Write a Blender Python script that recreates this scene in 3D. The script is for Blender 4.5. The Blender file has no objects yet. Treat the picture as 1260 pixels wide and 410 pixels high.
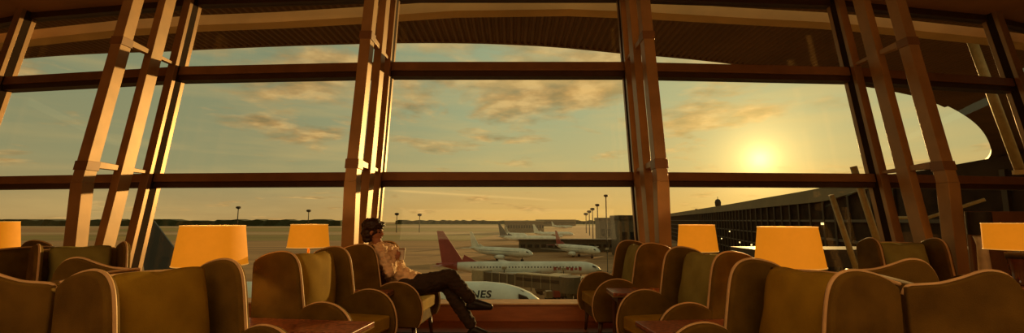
import bpy, bmesh, math, random
from mathutils import Vector, Matrix
random.seed(7)
sc = bpy.context.scene
COL = sc.collection
F = 560.0; EYE = 1.3; PITCH = math.atan(66.3/F)
PI = math.pi; R = math.radians
LEAN = math.tan(R(10))

# ------------------------------------------------------------------ camera, world, sun, exposure
cam = bpy.data.cameras.new('camera'); co = bpy.data.objects.new('camera', cam); COL.objects.link(co)
cam.sensor_width = 36; cam.lens = 36*F/1260; cam.clip_end = 5000; cam.clip_start = .05
co.location = (0, 0, EYE); co.rotation_euler = (PI/2 + PITCH, 0, 0); sc.camera = co
sc.view_settings.view_transform = 'Standard'; sc.view_settings.look = 'None'
sc.view_settings.exposure = 0.0; sc.view_settings.gamma = 1; sc.view_settings.use_curve_mapping = False

def ray(px, py):
    u = (px-630)/F; v = (205-py)/F
    return Vector((u, math.cos(PITCH)-v*math.sin(PITCH), math.sin(PITCH)+v*math.cos(PITCH)))
def at(px, py, D):
    d = ray(px, py); return Vector((0, 0, EYE)) + d*(D/d.y)
SUN = ray(935, 196).normalized()

w = bpy.data.worlds.new('sky'); sc.world = w; w.use_nodes = True
N = w.node_tree.nodes; L = w.node_tree.links; N.clear()
def nn(t, **k):
    n = N.new(t)
    for a, b in k.items(): setattr(n, a, b)
    return n
def mth(op, a, b=None, clamp=False):
    n = nn('ShaderNodeMath', operation=op, use_clamp=clamp)
    for i, s in enumerate((a, b)):
        if s is None: continue
        if isinstance(s, (int, float)): n.inputs[i].default_value = s
        else: L.new(s, n.inputs[i])
    return n.outputs[0]
def ramp(fac, stops):
    n = nn('ShaderNodeValToRGB'); e = n.color_ramp.elements
    while len(e) < len(stops): e.new(.5)
    for k, (p, c) in enumerate(stops): e[k].position = p; e[k].color = (*c, 1) if len(c) == 3 else c
    L.new(fac, n.inputs[0]); return n.outputs[0]
def mix(f, a, b, bt='MIX'):
    n = nn('ShaderNodeMix', data_type='RGBA', blend_type=bt)
    for i, s in ((0, f), (6, a), (7, b)):
        if isinstance(s, (int, float)): n.inputs[i].default_value = s
        elif isinstance(s, tuple): n.inputs[i].default_value = (*s, 1)
        else: L.new(s, n.inputs[i])
    return n.outputs[2]
def srgb(r, g, b):
    f = lambda c: (c/255/12.92) if c/255 <= .04045 else ((c/255+.055)/1.055)**2.4
    return (f(r), f(g), f(b))
tc = nn('ShaderNodeTexCoord'); D = tc.outputs['Generated']
sep = nn('ShaderNodeSeparateXYZ'); L.new(D, sep.inputs[0])
X, Y, Z = sep.outputs
base = ramp(mth('ADD', Z, 0.0), [(0.0, srgb(206, 162, 84)), (.05, srgb(192, 162, 98)), (.12, srgb(172, 166, 116)),
            (.22, srgb(154, 164, 126)), (.40, srgb(142, 158, 128)), (1, srgb(110, 126, 112))])
leftc = ramp(mth('ADD', Z, 0.0), [(0.0, srgb(172, 142, 88)), (.10, srgb(146, 144, 104)), (.30, srgb(128, 138, 108)), (1, srgb(100, 116, 100))])
lf = mth('MULTIPLY', mth('SUBTRACT', -0.05, X), 2.4, True)
base = mix(lf, base, leftc)
dot = nn('ShaderNodeVectorMath', operation='DOT_PRODUCT'); L.new(D, dot.inputs[0]); dot.inputs[1].default_value = SUN
ang = mth('ARCCOSINE', mth('MINIMUM', dot.outputs['Value'], 0.99999))
def gl(width, p=1.0):
    return mth('EXPONENT', mth('MULTIPLY', mth('POWER', mth('DIVIDE', ang, width), p), -1.0))
# clouds: stretched noise on the direction divided by its height
den = mth('ADD', mth('MAXIMUM', Z, 0.0), .12)
cv = nn('ShaderNodeCombineXYZ'); L.new(mth('DIVIDE', X, den), cv.inputs[0]); L.new(mth('MULTIPLY', mth('DIVIDE', Y, den), 1.0), cv.inputs[1])
nz = nn('ShaderNodeTexNoise'); nz.inputs['Scale'].default_value = 1.15; nz.inputs['Detail'].default_value = 7; nz.inputs['Roughness'].default_value = .58; nz.inputs['Distortion'].default_value = .35
L.new(cv.outputs[0], nz.inputs['Vector'])
# the cloud bank: elevation band, more to the right of straight ahead
band = ramp(Z, [(0.10, (0, 0, 0)), (.22, (.45,)*3), (.30, (1, 1, 1)), (.36, (.8,)*3), (.46, (.25,)*3)])
azi = ramp(mth('ADD', mth('MULTIPLY', X, 1.0), .5), [(0.0, (.40,)*3), (.30, (.45,)*3), (.50, (.85,)*3), (.68, (1, 1, 1)), (.86, (.45,)*3), (1, (.1,)*3)])
cl = mth('ADD', nz.outputs[0], mth('MULTIPLY', mth('MULTIPLY', band, azi), .24))
cm = ramp(cl, [(.56, (0, 0, 0)), (.66, (.75,)*3), (.8, (1, 1, 1))])
nz2 = nn('ShaderNodeTexNoise'); nz2.inputs['Scale'].default_value = 6; nz2.inputs['Detail'].default_value = 5
L.new(cv.outputs[0], nz2.inputs['Vector'])
cc = ramp(nz2.outputs[0], [(.36, srgb(138, 112, 66)), (.5, srgb(184, 140, 78)), (.64, srgb(222, 178, 108))])
sky = mix(mth('MULTIPLY', cm, .85), base, cc)
# thin wisps
cv2 = nn('ShaderNodeCombineXYZ'); L.new(mth('MULTIPLY', X, 3.0), cv2.inputs[0]); L.new(mth('MULTIPLY', Z, 22.0), cv2.inputs[2])
nz3 = nn('ShaderNodeTexNoise'); nz3.inputs['Scale'].default_value = 1.3; nz3.inputs['Detail'].default_value = 5
L.new(cv2.outputs[0], nz3.inputs['Vector'])
wf = ramp(nz3.outputs[0], [(.46, (0, 0, 0)), (.68, (.33,)*3)])
sky = mix(wf, sky, srgb(206, 176, 110))
# contrail low over the field
pn = nn('ShaderNodeVectorMath', operation='DOT_PRODUCT'); L.new(D, pn.inputs[0])
nrm = ray(490, 235).cross(ray(690, 247)).normalized(); pn.inputs[1].default_value = nrm
ct = mth('MULTIPLY', mth('EXPONENT', mth('MULTIPLY', mth('POWER', mth('ABSOLUTE', mth('DIVIDE', pn.outputs['Value'], .0024)), 2.0), -1.0)),
         mth('MULTIPLY', ramp(mth('ADD', X, .5), [(.23, (0, 0, 0)), (.27, (1,)*3), (.56, (.6,)*3), (.62, (0, 0, 0))]), .5))
sky = mix(ct, sky, srgb(236, 196, 120))
def addg(sky, col, k, fac):
    n = nn('ShaderNodeVectorMath', operation='SCALE'); n.inputs[0].default_value = col; L.new(mth('MULTIPLY', fac, k), n.inputs[3])
    a = nn('ShaderNodeVectorMath', operation='ADD'); L.new(sky, a.inputs[0]); L.new(n.outputs[0], a.inputs[1]); return a.outputs[0]
sky = addg(sky, (1.0, .62, .12), .34, gl(.26))
sky = addg(sky, (1.0, .68, .20), .85, gl(.060, 1.3))
sky = addg(sky, (1.0, .90, .45), .7, gl(.022, 1.6))
below = mth('LESS_THAN', Z, -0.004)
sky = mix(below, sky, srgb(120, 92, 48))
bg = nn('ShaderNodeBackground'); L.new(sky, bg.inputs[0]); bg.inputs[1].default_value = 1.12
wo = nn('ShaderNodeOutputWorld'); L.new(bg.outputs[0], wo.inputs[0])

sl = bpy.data.lights.new('sun', 'SUN'); so = bpy.data.objects.new('sun', sl); COL.objects.link(so)
sl.energy = 4.3; sl.color = (1, .62, .20); sl.angle = R(1.2)
so.rotation_euler = (-SUN).to_track_quat('-Z', 'Y').to_euler()

al = bpy.data.lights.new('added_ceiling_fill', 'AREA'); ao = bpy.data.objects.new('added_ceiling_fill', al); COL.objects.link(ao)  # added warm fill light, out of view behind the camera
al.shape = 'RECTANGLE'; al.size = 11; al.size_y = 3; al.energy = 165; al.color = (1, .70, .32)
ao.location = (0, -1.6, 4.1)

cl_ = bpy.data.lights.new('added_uplight_fill', 'AREA'); cb = bpy.data.objects.new('added_uplight_fill', cl_); COL.objects.link(cb)  # added upward fill, unseen, bounced off the ceiling to lift the steel
cl_.shape = 'RECTANGLE'; cl_.size = 14; cl_.size_y = 2.5; cl_.energy = 400; cl_.color = (1, .66, .29)
cb.location = (0, -1.2, 2.7); cb.rotation_euler = (PI, 0, 0)

# ------------------------------------------------------------------ materials
M = {}
def mat(name, c, rough=.6, metal=0, c2=None, scale=8, bump=0, bscale=60, spec=.4, sheen=0, emis=None, es=0, stretch=None):
    m = bpy.data.materials.new(name); m.use_nodes = True; nt = m.node_tree; p = nt.nodes['Principled BSDF']
    p.inputs['Roughness'].default_value = rough; p.inputs['Metallic'].default_value = metal
    p.inputs['Specular IOR Level'].default_value = spec
    if sheen: p.inputs['Sheen Weight'].default_value = sheen; p.inputs['Sheen Roughness'].default_value = .4; p.inputs['Sheen Tint'].default_value = (*[min(1, x*3) for x in c], 1)
    t = nt.nodes.new('ShaderNodeTexCoord'); mp = nt.nodes.new('ShaderNodeMapping'); nt.links.new(t.outputs['Object'], mp.inputs[0])
    if stretch: mp.inputs['Scale'].default_value = stretch
    n = nt.nodes.new('ShaderNodeTexNoise'); n.inputs['Scale'].default_value = scale; n.inputs['Detail'].default_value = 4
    nt.links.new(mp.outputs[0], n.inputs['Vector'])
    r = nt.nodes.new('ShaderNodeValToRGB'); r.color_ramp.elements[0].position = .35; r.color_ramp.elements[1].position = .65
    c2 = c2 or tuple(x*.78 for x in c)
    r.color_ramp.elements[0].color = (*c2, 1); r.color_ramp.elements[1].color = (*c, 1)
    nt.links.new(n.outputs[0], r.inputs[0]); nt.links.new(r.outputs[0], p.inputs['Base Color'])
    if bump:
        nb = nt.nodes.new('ShaderNodeTexNoise'); nb.inputs['Scale'].default_value = bscale; nt.links.new(mp.outputs[0], nb.inputs['Vector'])
        b = nt.nodes.new('ShaderNodeBump'); b.inputs['Strength'].default_value = bump; b.inputs['Distance'].default_value = .01
        nt.links.new(nb.outputs[0], b.inputs['Height']); nt.links.new(b.outputs[0], p.inputs['Normal'])
    if emis: p.inputs['Emission Color'].default_value = (*emis, 1); p.inputs['Emission Strength'].default_value = es
    M[name] = m; return m
mat('steel', (.40, .225, .078), .42, .15, scale=3, bump=.05)
mat('mullion', (.34, .19, .075), .35, .3, scale=3)
mat('transom', (.24, .115, .036), .45, .15, scale=3)
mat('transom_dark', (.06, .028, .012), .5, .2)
mat('gasket', (.03, .015, .006), .9, spec=.1)
mat('ceiling', (.36, .18, .065), .8, scale=1)
mat('wall', (.20, .11, .05), .8)
mat('floor', (.30, .105, .035), .38, scale=3, stretch=(1, 8, 1))
mat('groove', (.05, .02, .01), .7)
mat('sill', (.42, .15, .045), .5, scale=4, stretch=(1, 6, 6))
mat('velvet_brown', (.165, .098, .014), .85, c2=(.10, .058, .008), scale=5, bump=.25, bscale=180, sheen=.04, spec=.15)
mat('velvet_olive', (.36, .225, .018), .85, c2=(.27, .165, .012), scale=5, bump=.25, bscale=180, sheen=.04, spec=.15)
mat('velvet_green', (.33, .30, .08), .85, c2=(.25, .22, .055), scale=5, bump=.25, bscale=180, sheen=.04, spec=.15)
mat('piping', (.72, .47, .21), .5)
mat('wood_dark', (.10, .04, .014), .4, scale=10, stretch=(1, 1, .2))
mat('table_top', (.36, .12, .05), .3, c2=(.10, .03, .012), scale=38)
mat('brass', (.55, .32, .10), .3, .8)
mat('shade', (.40, .18, .03), .8, emis=(1, .29, .008), es=.52)
mat('shade_trim', (.62, .36, .12), .6, emis=(1, .45, .07), es=.5)
mat('shade_dark', (.03, .026, .012), .7)
mat('vase_pale', (.9, .78, .48), .35)
mat('lamp_glass', (.09, .03, .014), .08, spec=.8)
mat('skin', (.44, .19, .10), .55, scale=4)
mat('shirt', (.95, .70, .42), .8, c2=(.82, .54, .29), scale=14, bump=.4, bscale=25)
mat('trousers', (.045, .026, .012), .85, scale=9, bump=.3, bscale=40)
mat('shoe', (.012, .009, .007), .5)
mat('hair', (.035, .014, .006), .5, bump=.6, bscale=60, stretch=(1, 1, .25))
mat('cup', (.92, .88, .75), .3)
mat('lid', (.5, .35, .22), .4)
mat('eye', (.02, .01, .008), .2)
mat('lips', (.4, .12, .07), .5)
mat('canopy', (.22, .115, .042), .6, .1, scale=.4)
mat('reflection_beam', (.75, .48, .18), .6, scale=1)  # pale stand-in colour for the reflected ceiling edge
mat('apron', (.42, .21, .07), .85, c2=(.24, .115, .036), scale=.02, stretch=(.5, 4, 1))
mat('grass', (.24, .17, .03), .95, c2=(.18, .12, .022), scale=.02, stretch=(.3, 3, 1))
mat('runway', (.44, .27, .12), .9, scale=.02, stretch=(.3, 3, 1))
mat('tree', (.05, .055, .02), .95, scale=.2)
mat('roof', (.20, .135, .055), .7, scale=.1)
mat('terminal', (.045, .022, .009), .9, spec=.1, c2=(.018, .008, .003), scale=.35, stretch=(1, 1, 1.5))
mat('terminal_trim', (.06, .032, .012), .6)
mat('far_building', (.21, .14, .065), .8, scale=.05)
mat('aircraft_white', (.80, .76, .62), .4, scale=.3)
mat('aircraft_grey', (.42, .38, .29), .4, scale=.3)
mat('aircraft_red', (.34, .055, .04), .45, scale=.3)
mat('aircraft_navy', (.045, .045, .04), .45, scale=.3)
mat('window_dark', (.025, .02, .015), .2)
mat('letters', (.02, .017, .013), .5)
mat('rubber', (.015, .012, .01), .8)
mat('bridge', (.10, .072, .035), .6, scale=.5)
mat('bridge_pale', (.34, .27, .15), .6, scale=.5)
mat('mast', (.04, .026, .012), .6)
mat('reflection_pale', (.50, .34, .13), .5, .2)  # pale stand-in colour for light reflected in the right panes
mat('vehicle', (.30, .24, .14), .5)
mat('lamp_on', (.9, .7, .3), .5, emis=(1, .75, .3), es=2.0)
# glass: clear, faint mirror by Fresnel
g = bpy.data.materials.new('glass'); g.use_nodes = True; nt = g.node_tree; nt.nodes.clear()
tr = nt.nodes.new('ShaderNodeBsdfTransparent'); tr.inputs[0].default_value = (.97, .955, .93, 1)
gy = nt.nodes.new('ShaderNodeBsdfGlossy'); gy.inputs['Roughness'].default_value = .02; gy.inputs[0].default_value = (.9, .85, .7, 1)
lw = nt.nodes.new('ShaderNodeLayerWeight'); lw.inputs[0].default_value = .5
pw = nt.nodes.new('ShaderNodeMath'); pw.operation = 'POWER'; nt.links.new(lw.outputs['Facing'], pw.inputs[0]); pw.inputs[1].default_value = 4
fr = nt.nodes.new('ShaderNodeMath'); fr.operation = 'MULTIPLY_ADD'; nt.links.new(pw.outputs[0], fr.inputs[0]); fr.inputs[1].default_value = .45; fr.inputs[2].default_value = .02
ms = nt.nodes.new('ShaderNodeMixShader'); no = nt.nodes.new('ShaderNodeOutputMaterial')
nt.links.new(fr.outputs[0], ms.inputs[0]); nt.links.new(tr.outputs[0], ms.inputs[1]); nt.links.new(gy.outputs[0], ms.inputs[2]); nt.links.new(ms.outputs[0], no.inputs[0])
M['glass'] = g

# ------------------------------------------------------------------ helpers
def obj(name, bm, m, parent=None, smooth=False, bevel=0, seg=2):
    me = bpy.data.meshes.new(name)
    if isinstance(bm, bmesh.types.BMesh): bmesh.ops.recalc_face_normals(bm, faces=bm.faces); bm.to_mesh(me); bm.free()
    else: me = bm
    for mm in (m if isinstance(m, (list, tuple)) else [m]): me.materials.append(M[mm])
    o = bpy.data.objects.new(name, me); COL.objects.link(o)
    if parent: o.parent = parent
    if smooth:
        for p in me.polygons: p.use_smooth = True
    if bevel:
        b = o.modifiers.new('bevel', 'BEVEL'); b.width = bevel; b.segments = seg; b.limit_method = 'ANGLE'; b.angle_limit = R(50)
        for p in me.polygons: p.use_smooth = True
        b.harden_normals = True
    return o
def tag(o, label=None, cat=None, group=None, kind=None):
    for k, v in (('label', label), ('category', cat), ('group', group), ('kind', kind)):
        if v: o[k] = v
    return o
def empty(name, loc=(0, 0, 0), rz=0):
    o = bpy.data.objects.new(name, None); COL.objects.link(o); o.location = loc; o.rotation_euler = (0, 0, rz); o.empty_display_size = .1; return o
def kids(o): return [c for c in bpy.data.objects if c.parent == o]
def copy_tree(o, parent=None):
    c = o.copy(); COL.objects.link(c); c.parent = parent
    for ch in kids(o): copy_tree(ch, c)
    return c
def B(): return bmesh.new()
def box(bm, x0, x1, y0, y1, z0, z1, mtx=None):
    vs = [bm.verts.new(((x0, x1)[i & 1], (y0, y1)[(i >> 1) & 1], (z0, z1)[i >> 2])) for i in range(8)]
    for f in ((0, 1, 3, 2), (4, 6, 7, 5), (0, 4, 5, 1), (2, 3, 7, 6), (0, 2, 6, 4), (1, 5, 7, 3)): bm.faces.new([vs[i] for i in f])
    if mtx is not None:
        for v in vs: v.co = mtx @ v.co
    return bm
def hexa(bm, lo, hi):
    a = [bm.verts.new(p) for p in lo]; b = [bm.verts.new(p) for p in hi]; n = len(a)
    bm.faces.new(a); bm.faces.new(b[::-1])
    for i in range(n): bm.faces.new([a[i], a[(i+1) % n], b[(i+1) % n], b[i]])
    return bm
def prism_xz(bm, pts, y0, y1): return hexa(bm, [(x, y0, z) for x, z in pts], [(x, y1, z) for x, z in pts])
def prism_xy(bm, pts, z0, z1): return hexa(bm, [(x, y, z0) for x, y in pts], [(x, y, z1) for x, y in pts])
def beam(bm, a, b, wx, wy, up=(0, 0, 1)):
    a = Vector(a); b = Vector(b); d = (b-a).normalized(); s = d.cross(Vector(up))
    s = s.normalized() if s.length > 1e-4 else Vector((1, 0, 0)); t = s.cross(d)
    q = [s*wx/2+t*wy/2, -s*wx/2+t*wy/2, -s*wx/2-t*wy/2, s*wx/2-t*wy/2]
    return hexa(bm, [a+k for k in q], [b+k for k in q])
def tube(bm, pts, r, seg=8, r1=None, cap=True):
    pts = [Vector(p) for p in pts]; n = len(pts); rings = []; prev = None
    for i, p in enumerate(pts):
        d = (pts[min(i+1, n-1)]-pts[max(i-1, 0)]).normalized()
        if prev is None: s = d.orthogonal().normalized()
        else: s = (prev - d*prev.dot(d)).normalized()
        prev = s; t = d.cross(s); rr = r if r1 is None else r+(r1-r)*i/(n-1)
        if isinstance(r, (list, tuple)): rr = r[i]
        rings.append([bm.verts.new(p+(s*math.cos(k*2*PI/seg)+t*math.sin(k*2*PI/seg))*rr) for k in range(seg)])
    for a, b in zip(rings, rings[1:]):
        for k in range(seg): bm.faces.new([a[k], a[(k+1) % seg], b[(k+1) % seg], b[k]])
    if cap: bm.faces.new(rings[0][::-1]); bm.faces.new(rings[-1])
    return bm
def lathe(bm, prof, seg=24, cx=0, cy=0, cap=True):
    rings = [[bm.verts.new((cx+r*math.cos(k*2*PI/seg), cy+r*math.sin(k*2*PI/seg), z)) for k in range(seg)] for r, z in prof]
    for a, b in zip(rings, rings[1:]):
        for k in range(seg): bm.faces.new([a[k], a[(k+1) % seg], b[(k+1) % seg], b[k]])
    if cap: bm.faces.new(rings[0][::-1]); bm.faces.new(rings[-1])
    return bm
def smoothpts(pts, n=4):
    out = []; P = [Vector(p) for p in pts]
    for i in range(len(P)-1):
        p0 = P[max(i-1, 0)]; p1 = P[i]; p2 = P[i+1]; p3 = P[min(i+2, len(P)-1)]
        for k in range(n):
            t = k/n; out.append(.5*((2*p1)+(p2-p0)*t+(2*p0-5*p1+4*p2-p3)*t*t+(3*p1-p0-3*p2+p3)*t**3))
    out.append(P[-1]); return out
def lerp(a, b, t): return a+(b-a)*t

# ------------------------------------------------------------------ facade
nodes = [(-12.2, 8.35), (-8.8, 7.35), (-5.4, 6.82), (-1.93, 6.6), (1.80, 6.6), (5.5, 6.85), (8.8, 7.45), (12.2, 8.6)]
def hz(py, px=625, D0=6.6):
    d = ray(px, py); r = d.z/d.y; return EYE + D0*r/(1-LEAN*r)
def fy(D0, z): return D0+(z-EYE)*LEAN
def fp(i, z, off=0): x, d = nodes[i]; return Vector((x, fy(d, z)+off, z))
Z1a, Z1b = hz(230), hz(213); Z2a, Z2b = hz(97), hz(80); ZC = hz(-6); ZS = hz(370)
# floor / ceiling polygons that follow the facade
bm = B(); prism_xy(bm, [(-13, -4), (13, -4)]+[(x, fy(d, 0)) for x, d in nodes[::-1]], -.12, 0)
tag(obj('floor', bm, 'floor'), 'reddish brown boarded lounge floor', kind='structure')
bm = B(); prism_xy(bm, [(-13, -4), (13, -4)]+[(x, fy(d, ZC)+.1) for x, d in nodes[::-1]], ZC, ZC+.5)
tag(obj('ceiling', bm, 'ceiling'), kind='structure')
bm = B(); box(bm, -13, 13, -4.2, -4, 0, ZC); tag(obj('wall_back', bm, 'wall'), kind='structure')
for nm, x, d in (('wall_left', -13, 0), ('wall_right', 13, 0)):
    bm = B(); box(bm, x-.1, x+.1, -4, 8.4, 0, ZC); tag(obj(nm, bm, 'wall'), kind='structure')
# floor joints
for i, yy in enumerate((6.12, 5.5, 4.9, 4.3)):
    bm = B(); box(bm, -6, 6, yy-.012, yy+.012, .0, .003); tag(obj('trim_%d' % (i+1), bm, 'groove'), kind='structure')
# windows: one per bay
tn = 5
for i in range(7):
    W = empty('window_%d' % (i+1)); tag(W, kind='structure')
    def seg(z, o0, o1): return [fp(i, z, o0), fp(i+1, z, o0), fp(i+1, z, o1), fp(i, z, o1)]
    bm = B(); hexa(bm, seg(0, -.30, .12), seg(ZS, -.30, .12)); obj('sill', bm, 'sill', W, bevel=.01)
    bm = B(); hexa(bm, seg(ZS, -.34, -.02), seg(ZS+.018, -.34, -.02)); obj('sill_nosing', bm, 'piping', W)
    for za, zb in ((Z1a, Z1b), (Z2a, Z2b)):
        zm = za+(zb-za)*.38
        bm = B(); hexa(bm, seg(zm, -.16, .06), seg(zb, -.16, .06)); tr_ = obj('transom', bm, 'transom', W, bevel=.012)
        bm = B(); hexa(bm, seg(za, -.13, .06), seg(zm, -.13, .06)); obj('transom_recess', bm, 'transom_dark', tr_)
    bm = B(); hexa(bm, seg(ZC-.12, -.1, .06), seg(ZC+.02, -.1, .06)); obj('head_frame', bm, 'transom_dark', W)
    for za, zb in ((ZS, Z1a), (Z1b, Z2a), (Z2b, ZC-.12)):
        bm = B(); hexa(bm, seg(za, -.005, .012), seg(zb, -.005, .012)); obj('pane', bm, 'glass', W)
# trusses on the window line
def boxat(bm, x0, x1, pa, pb, depth):      # leaning box: pa/pb = (y, z)
    lo = [(x0, pa[0], pa[1]), (x1, pa[0], pa[1]), (x1, pa[0]+depth, pa[1]), (x0, pa[0]+depth, pa[1])]
    hi = [(x0, pb[0], pb[1]), (x1, pb[0], pb[1]), (x1, pb[0]+depth, pb[1]), (x0, pb[0]+depth, pb[1])]
    hexa(bm, lo, hi)
for i in range(1, 7):
    x, d = nodes[i]; T = empty('trim_%d' % tn, (0, 0, 0)); tn += 1; tag(T, kind='structure')
    top = ZC+.02; rat = d/6.6
    dirx = -x*.012
    if i in (2, 3, 4, 5):
        s = -1 if x < 0 else 1
        xf = x + s*.02; yf = 1.22*rat; yb = .72*rat
        zk = Z1a-.02
        bm = B(); boxat(bm, xf-.075, xf+.075, (fy(d, zk)-yf, 0), (fy(d, zk)-yf, zk), .17); obj('front_chord_foot', bm, 'steel', T, bevel=.006)
        bm = B(); boxat(bm, xf-.070, xf+.070, (fy(d, zk)-yf, zk), (fy(d, top)-yf, top), .17); obj('front_chord', bm, 'steel', T, bevel=.006)
        bm = B(); boxat(bm, x-.055, x+.055, (fy(d, 0)-yb, 0), (fy(d, top)-yb, top), .20); obj('back_chord', bm, 'steel', T, bevel=.006)
        for z in (Z1b+.02, Z2b+.02):
            bm = B(); y0 = fy(d, z)-yf+.05; y1 = fy(d, z)-.06
            hexa(bm, [(xf-.05, y0, z-.05), (xf+.05, y0, z-.05), (x+.03, y1, z-.03), (x-.03, y1, z-.03)],
                 [(xf-.05, y0, z+.05), (xf+.05, y0, z+.05), (x+.03, y1, z+.0), (x-.03, y1, z+.0)]); obj('strut', bm, 'steel', T, bevel=.005)
            bm = B(); boxat(bm, xf-.082, xf+.082, (fy(d, z-.09)-yf-.008, z-.09), (fy(d, z+.03)-yf-.008, z+.03), .186); obj('clamp', bm, 'transom', T, bevel=.004)
    bm = B(); boxat(bm, x-.06, x+.06, (fy(d, 0)-.27, 0), (fy(d, top)-.27, top), .07); obj('inner_mullion', bm, 'mullion', T, bevel=.004)
    bm = B(); boxat(bm, x-.052, x+.052, (fy(d, 0)-.20, 0), (fy(d, top)-.20, top), .13); obj('gasket', bm, 'gasket', T)
    bm = B(); boxat(bm, x-.055, x+.055, (fy(d, 0)-.07, 0), (fy(d, top)-.07, top), .08); obj('outer_mullion', bm, 'mullion', T, bevel=.004)

# ------------------------------------------------------------------ the roof canopy outside, curving off to the right
HC = 6.3
edgepx = [(-60, 74), (0, 71), (60, 66), (130, 62), (190, 60.5), (240, 58), (330, 54), (420, 51), (490, 49.5), (560, 49.5), (620, 51), (690, 55), (760, 62), (810, 66), (880, 73), (960, 84),
          (1010, 93), (1060, 103), (1100, 110), (1140, 120), (1180, 138), (1205, 157), (1217, 176), (1219, 190), (1210, 200), (1190, 206), (1130, 212), (1090, 218), (1060, 223), (1000, 235), (940, 245), (880, 255), (820, 264)]
E = []
for px, py in edgepx:
    d = ray(px, py); k = HC/d.z; E.append((d.x*k, d.y*k))
E2 = []
for p in smoothpts([(x, y, 0) for x, y in E], 6):
    if not E2 or p.x > E2[-1][0]+.01: E2.append((p.x, p.y))
def edge(x):
    if x <= E2[0][0]: return E2[0][1]
    for (xa, ya), (xb, yb) in zip(E2, E2[1:]):
        if x <= xb: return lerp(ya, yb, (x-xa)/(xb-xa))
    return E2[-1][1]
bm = B(); zc = EYE+HC; x = -22.0; xs = []
while x < 24: xs.append(x); x += .06
xs2 = [24+k*.6 for k in range(60)]; xs2 += [p[0] for p in E2 if p[0] > 60] ; xs = xs+xs2
xs = sorted(set(xs))
last = None; k = 0
for x in xs:
    dz = (.0, .0, .075, .075)[k % 4] if x < 24 else 0; k += 1
    y0 = 8.0+max(0, abs(x)-8)*.35 if x < 60 else 25+(x-60)*.9
    if x >= 60: y0 = min(y0, edge(x)-5)
    ve = edge(x)
    cur = [bm.verts.new((x, y0, zc-dz)), bm.verts.new((x, ve, zc-dz)), bm.verts.new((x, y0, zc+.25)), bm.verts.new((x, ve, zc+.25))]
    if last:
        bm.faces.new([last[0], cur[0], cur[1], last[1]]); bm.faces.new([last[2], last[3], cur[3], cur[2]]); bm.faces.new([last[1], cur[1], cur[3], last[3]])
        bm.faces.new([last[0], last[2], cur[2], cur[0]])
    last = cur
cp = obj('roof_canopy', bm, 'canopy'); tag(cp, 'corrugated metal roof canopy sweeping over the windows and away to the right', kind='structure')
bm = B(); eb = [(x, edge(x)) for x in [-22+k*1.0 for k in range(47)]]
for a, b in zip(eb, eb[1:]): hexa(bm, [(a[0], a[1], zc-.07), (b[0], b[1], zc-.07), (b[0], b[1]+.12, zc-.07), (a[0], a[1]+.12, zc-.07)], [(a[0], a[1], zc+.3), (b[0], b[1], zc+.3), (b[0], b[1]+.12, zc+.3), (a[0], a[1]+.12, zc+.3)])
ef = obj('edge_trim', bm, 'canopy'); ef.parent = cp
# added pale beam standing in for the ceiling edge reflected in the glass
bp = [(-60, 58, 9.4), (0, 47, 9.0), (70, 39, 8.8), (145, 31, 8.65), (240, 25, 8.5), (340, 21, 8.35), (440, 15, 8.25), (560, 7, 8.2), (700, 5, 8.2), (800, 9, 8.25), (900, 15, 8.35), (1010, 21, 8.5), (1060, 25, 8.6), (1130, 32, 8.75), (1215, 41, 9.0), (1320, 56, 9.6)]
bm = B(); pts = [at(a, b, c) for a, b, c in bp]
zz = sum(p.z for p in pts)/len(pts)
q = []
for p in pts: q.append(p)
for a, b in zip(q, q[1:]): hexa(bm, [a+Vector((0, 0, -.1)), b+Vector((0, 0, -.1)), b+Vector((0, .3, -.1)), a+Vector((0, .3, -.1))], [a+Vector((0, 0, .1)), b+Vector((0, 0, .1)), b+Vector((0, .3, .1)), a+Vector((0, .3, .1))])
tag(obj('reflection_beam', bm, 'reflection_beam'), 'pale curved beam for a ceiling edge reflection, running along under the roof canopy', kind='structure')

# ------------------------------------------------------------------ ground, far field
G = EYE-18.3
bm = B(); box(bm, -1500, 1500, 8, 3000, G-.5, G); tag(obj('apron_ground', bm, 'apron'), 'brown concrete apron and taxiways', kind='structure')
def strip(name, pya, pyb, m, h, x0=-1500, x1=1500, lab=None, x2=None, x3=None):
    ya = 18.3*F/(pya-271.3); yb = 18.3*F/(pyb-271.3)
    bm = B(); prism_xy(bm, [(x0, ya), (x1, ya), (x1 if x3 is None else x3, yb), (x0 if x2 is None else x2, yb)], G, G+h)
    tag(obj(name, bm, m), lab, kind='structure')
strip('grass_strip', 277.5, 275.6, 'grass', .04, lab='strip of grass beyond the runway')
strip('grass_verge', 285, 280.5, 'grass', .04, x0=-700, x1=40, x2=-900, x3=90, lab='grass verge between the taxiways')
strip('grass_field', 296, 289, 'grass', .04, x0=-500, x1=-40, x2=-600, x3=-20, lab='grass field behind the red-tailed aircraft')
strip('runway', 280, 278, 'runway', .06, lab='pale runway across the airfield')
strip('taxiway', 288.4, 286, 'runway', .06, x0=-900, x1=60, x2=-900, x3=60, lab='pale taxiway across the airfield')
# tree line on the horizon
def treeline(x0, x1, y, h, name='tree_line', label=''):
    bm = B(); n = 90; lo = []; hi = []
    for i in range(n+1):
        x = lerp(x0, x1, i/n); z = G+h*(.75+.35*random.random())
        lo.append((x, y, G)); hi.append((x, y+random.uniform(-8, 8), z))
    for i in range(n):
        hexa(bm, [lo[i], lo[i+1], (lo[i+1][0], y+60, G), (lo[i][0], y+60, G)], [hi[i], hi[i+1], (lo[i+1][0], y+60, hi[i+1][2]), (lo[i][0], y+60, hi[i][2])])
    tag(obj(name, bm, 'tree'), label, 'trees', kind='stuff')
treeline(-2200, -560, 1500, 21, label='dark line of trees on the horizon to the left')
treeline(-560, 900, 2200, 19, label='thin far line of trees behind the aircraft stands')

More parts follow.
